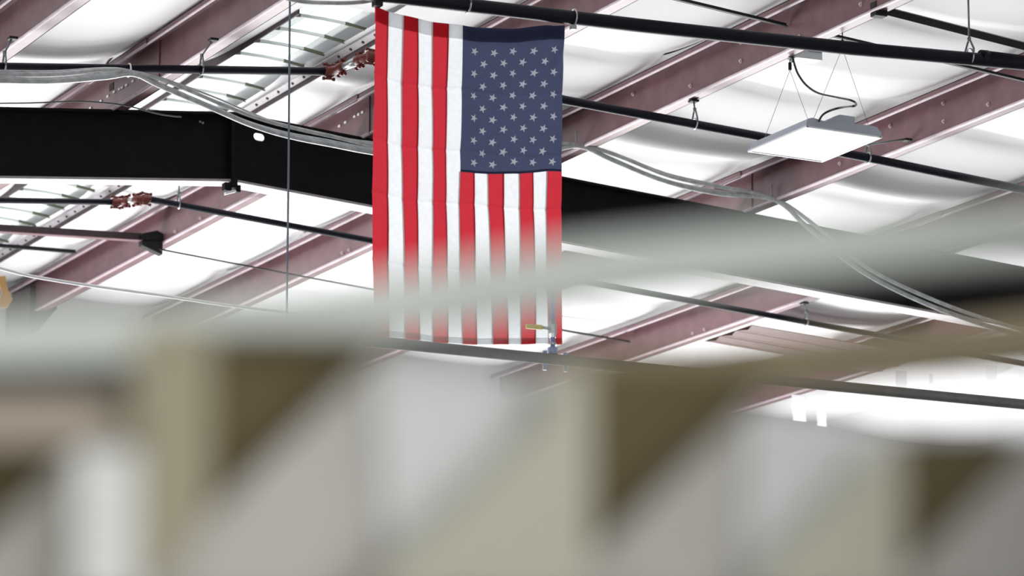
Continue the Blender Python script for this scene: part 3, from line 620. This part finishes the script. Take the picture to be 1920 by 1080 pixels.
# ------------------------------------------------------------ panel light
fx0, fx1 = FIX[0][0], FIX[1][0]; fz = (FIX[0][2]+FIX[1][2])/2; fxc = (fx0+fx1)/2; hwf = (fx1-fx0)/2; FL = .52
lamp = empty('panel_light', (fxc, 14.43, fz), label='flat square white panel light hanging from wires right of the flag', cat='ceiling light')
tilt = math.atan2(FIX[1][2]-FIX[0][2], fx1-fx0)
lamp.rotation_euler = (0, -tilt*1.0, 0)
m = MB(); m.box((-hwf, 0, 0), (hwf, FL, .005)); m.build('diffuser', 'diffuser', lamp)
m = MB()   # tray: near and far ends with cut corners, sides sloping
prof = [(-hwf-.003, .003), (hwf+.003, .003), (hwf+.003, .022), (hwf-.02, .045), (hwf-.06, .048), (-hwf+.10, .035), (-hwf+.03, .045), (-hwf+.006, .038), (-hwf-.003, .02)]
m.prism(prof, -.004, .002); m.prism(prof, FL-.002, FL+.004)
m.prism([(-hwf-.003, .003), (-hwf+.002, .003), (-hwf+.008, .034), (-hwf+.003, .036)], 0, FL)
m.prism([(hwf+.003, .003), (hwf-.002, .003), (hwf-.008, .024), (hwf+.003, .026)], 0, FL)
m.prism([(-hwf, .018), (hwf, .018), (hwf, .022), (-hwf, .022)], 0, FL)
m.build('housing', 'housing', lamp)
m = MB(); m.box((-hwf-.006, -.006, -.003), (-hwf+.006, FL+.006, .005)); m.box((hwf-.006, -.006, -.003), (hwf+.006, FL+.006, .005))
m.box((-hwf, -.006, -.003), (hwf, .004, .004)); m.box((-hwf, FL-.004, -.003), (hwf, FL+.006, .004)); m.build('rim', 'white', lamp)
m = MB(); m.prism([(-.10, .03), (.075, .03), (.075, .088), (.0, .088), (-.02, .08)], .03, .20); m.build('driver_box', 'housing', lamp, bevel=.003)
zh = roof(8.5)-fz
for yy, hx, hy in ((.02, .06, .12), (FL-.05, .045, .57)):
    m = MB(); m.tube([(hx, hy, zh-.02), (hx, hy, zh-.055)], .008, 8); m.tube([(hx, hy, zh-.02), (hx, hy, zh+.03)], .003, 6); m.build('wire_grip', 'angle', lamp)
    for sx in (-1, 1):
        m = MB(); m.tube([(hx, hy, zh-.055), (sx*(hwf-.04), yy, .03)], .0011, 5); m.build('suspension_wire', 'darkzinc', lamp)
jb = empty('junction_box', (8.575, 15.0, 6.085), label='small pale junction box beside the purlin above the panel light', cat='junction box')
MB().box((-.075, -.04, -.03), (.065, .04, .03)).build('box_body', 'boxm', jb, bevel=.003)
MB().box((-.01, -.046, .004), (.06, -.04, .026)).build('cover_plate', 'darkzinc', jb)
MB().tube([(-.085, 0, -.02), (-.07, 0, -.035), (-.07, 0, -.05)], .009, 8).build('gland', 'zinc', jb)

# ------------------------------------------------------------ the flag
fy = FLAG_TOP[0][1]+.02
NT = 14
def fl(s, t):
    """s 0..13 across the stripes, t 0..1 down."""
    i = min(int(s), 12); f = s-i
    ax = lerp(FLAG_TOP[i][0], FLAG_TOP[i+1][0], f); az = lerp(FLAG_TOP[i][2], FLAG_TOP[i+1][2], f)
    bx = lerp(FLAG_BOT[i][0], FLAG_BOT[i+1][0], f); bz = lerp(FLAG_BOT[i][2], FLAG_BOT[i+1][2], f)
    x = lerp(ax, bx, t); z = lerp(az, bz, t)
    # narrowing at mid height, folds and creases
    x += -.010*(s/13)*math.sin(math.pi*min(1, t*1.1))-.004*math.sin(math.pi*t)*(1-s/13)
    y = fy+.010*math.sin(s*.9+t*3.1)+.006*math.sin(s*2.1-t*7)
    for tc in (.215, .41, .575, .78):
        sl = tc+.008*math.sin(s*.7)+.012*(1-s/13)*-1
        y += .0028*math.exp(-((t-sl)/.004)**2)
        y += .006*math.exp(-abs(t-sl)/.05)
    # diagonal drag folds in the canton's upper right
    dd = (s-12.6)+ (t)*16
    y += (.012*math.exp(-((dd+.2)/.5)**2)+.009*math.exp(-((dd-1.9)/.45)**2))*math.exp(-t*4)
    return Vector((x, y, z))
flag = empty('flag', (FLAG_TOP[0][0], fy, FLAG_BOT[0][2]), label='striped flag hung sideways with a starred blue field at upper right', cat='flag')
org = Vector(flag.location)
def sheet(s0, s1, t0, t1, ns, nt, dy=0, th=.0012, tf=None):
    m = MB(); bm = m.bm
    def row(t, off):
        r = []
        for i in range(ns+1):
            s = lerp(s0, s1, i/ns)
            tt = t if tf is None else tf(s, t)
            r.append(bm.verts.new(fl(s, tt)-org+Vector((0, dy+off, 0))))
        return r
    R_ = [row(lerp(t0, t1, j/nt), 0) for j in range(nt+1)]
    for j in range(nt):
        for i in range(ns):
            f = bm.faces.new([R_[j][i], R_[j][i+1], R_[j+1][i+1], R_[j+1][i]]); f.smooth = True
    return m
# canton bottom edge per stripe boundary, as t
def tcant(s):
    k = (s-6)/7*7; i = min(int(k), 6); f = k-i
    zc = lerp(CANTON_BOT[i][2], CANTON_BOT[i+1][2], f)
    j = min(int(s), 12); g = s-j
    az = lerp(FLAG_TOP[j][2], FLAG_TOP[j+1][2], g); bz = lerp(FLAG_BOT[j][2], FLAG_BOT[j+1][2], g)
    return (zc-az)/(bz-az)
for k in range(13):
    col = 'fred' if k % 2 == 0 else 'fwhite'
    if k < 6: m = sheet(k, k+1, 0, 1, 5, 260)
    else: m = sheet(k, k+1, 0, 1, 5, 150, tf=lambda s, t: lerp(tcant(s), 1, t))
    m.build('stripe', col, flag)
cant = sheet(6, 13, 0, 1, 42, 130, tf=lambda s, t: t*tcant(s)).build('canton', 'fblue', flag)
# doubled pole sleeve at the top and doubled hem at the bottom, a layer behind
m = MB(); tsl = .048
parts_ = []
for k in range(6):
    mm = sheet(k, k+1, .002, tsl, 4, 8, dy=.008); mm.build('sleeve', 'fred' if k % 2 == 0 else 'fwhite', flag)
sheet(6, 13, .002, tsl, 28, 8, dy=.008).build('sleeve', 'fblue', flag)
for k in range(13):
    sheet(k, k+1, .982, 1, 4, 4, dy=.005).build('hem', 'fred' if k % 2 == 0 else 'fwhite', flag)
# overlapped seams: a narrow second layer along each stripe boundary
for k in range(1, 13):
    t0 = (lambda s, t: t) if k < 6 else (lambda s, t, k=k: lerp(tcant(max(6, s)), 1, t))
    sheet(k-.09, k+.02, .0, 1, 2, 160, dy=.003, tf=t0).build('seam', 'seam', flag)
sheet(6, 13, .985, 1.0, 42, 2, dy=.003, tf=lambda s, t: t*tcant(s)).build('canton_hem', 'fblue', flag)
# stars: 11 rows down (6 of five, 5 of four), points turned a quarter
for r_ in range(11):
    cols = [0, 2, 4, 6, 8] if r_ % 2 == 0 else [1, 3, 5, 7]
    for c_ in cols:
        s = 6+.94+c_*(5.36/8)
        tz = .0775+r_*(.4315-.0775)/10 + .0035*math.sin(c_*1.1)
        ctr = fl(s, tz-.006*(1-abs(c_-4)/4)*0)
        m = MB(); vs = []
        rad = .0188
        for q in range(10):
            a = math.radians(-4+q*36); rr = rad if q % 2 == 0 else rad*.40
            px = rr*math.cos(a)*1.02; pz = rr*math.sin(a)
            # follow the cloth
            ds = px/.0657; dt = -pz/1.35
            P_ = fl(s+ds, tz+dt); vs.append((P_.x-org.x, P_.y-org.y-.0025, P_.z-org.z))
        P_ = fl(s, tz); vs.append((P_.x-org.x, P_.y-org.y-.0025, P_.z-org.z))
        m.poly(vs, [(q, (q+1) % 10, 10) for q in range(10)])
        st = m.build('star', 'fstar', cant)

# ------------------------------------------------------------ blurred rack right in front of the camera
rack = empty('timber_rack', (0, 0, 0), -YAW, label='large out-of-focus painted timber rack close to the camera across the lower half', cat='rack')
RM = dict(top_rail=('r_grey', .022, 'top_rail'), lower_rail=('r_tan', .02, 'lower_rail'), gusset0=('r_brown', .008, 'gusset'), gusset1=('r_brown', .008, 'gusset'), gusset2=('r_brown', .008, 'gusset'), gusset3=('r_brown', .008, 'gusset'),
  post1=('r_tan2', .02, 'post'), post2=('r_beige', .02, 'post'), post3=('r_beige', .02, 'post'), brace0=('r_grey2', .015, 'brace'), brace1=('r_grey2', .015, 'brace'), brace2=('r_grey2', .015, 'brace'), brace3=('r_grey2', .015, 'brace'),
  panel0=('r_offwhite', .006, 'back_panel'), panel1=('r_offwhite', .006, 'back_panel'), panel2=('r_offwhite', .006, 'back_panel'),
  dark_bar=('r_dark', .012, 'dark_bar'), pale_bar=('r_pale', .015, 'pale_bar'))
for k, (d, pts) in RACK.items():
    mt, th, nm = RM[k]
    m = MB(); m.prism(pts, d, d+th); m.build(nm, mt, rack, bevel=.002)
for sx in (-1, 1):
    m = MB(); m.box((sx*.43-.03, 1.55, 0), (sx*.43+.03, 2.62, 2.06)); m.build('upright', 'r_beige', rack, bevel=.003)
m = MB(); m.box((-.46, 2.0, 1.75), (.46, 2.12, 1.835)); m.build('bottom_rail', 'r_grey', rack, bevel=.003)
m = MB(); m.box((-.46, 1.99, .25), (.46, 2.45, .29)); m.build('shelf', 'r_tan', rack, bevel=.003)
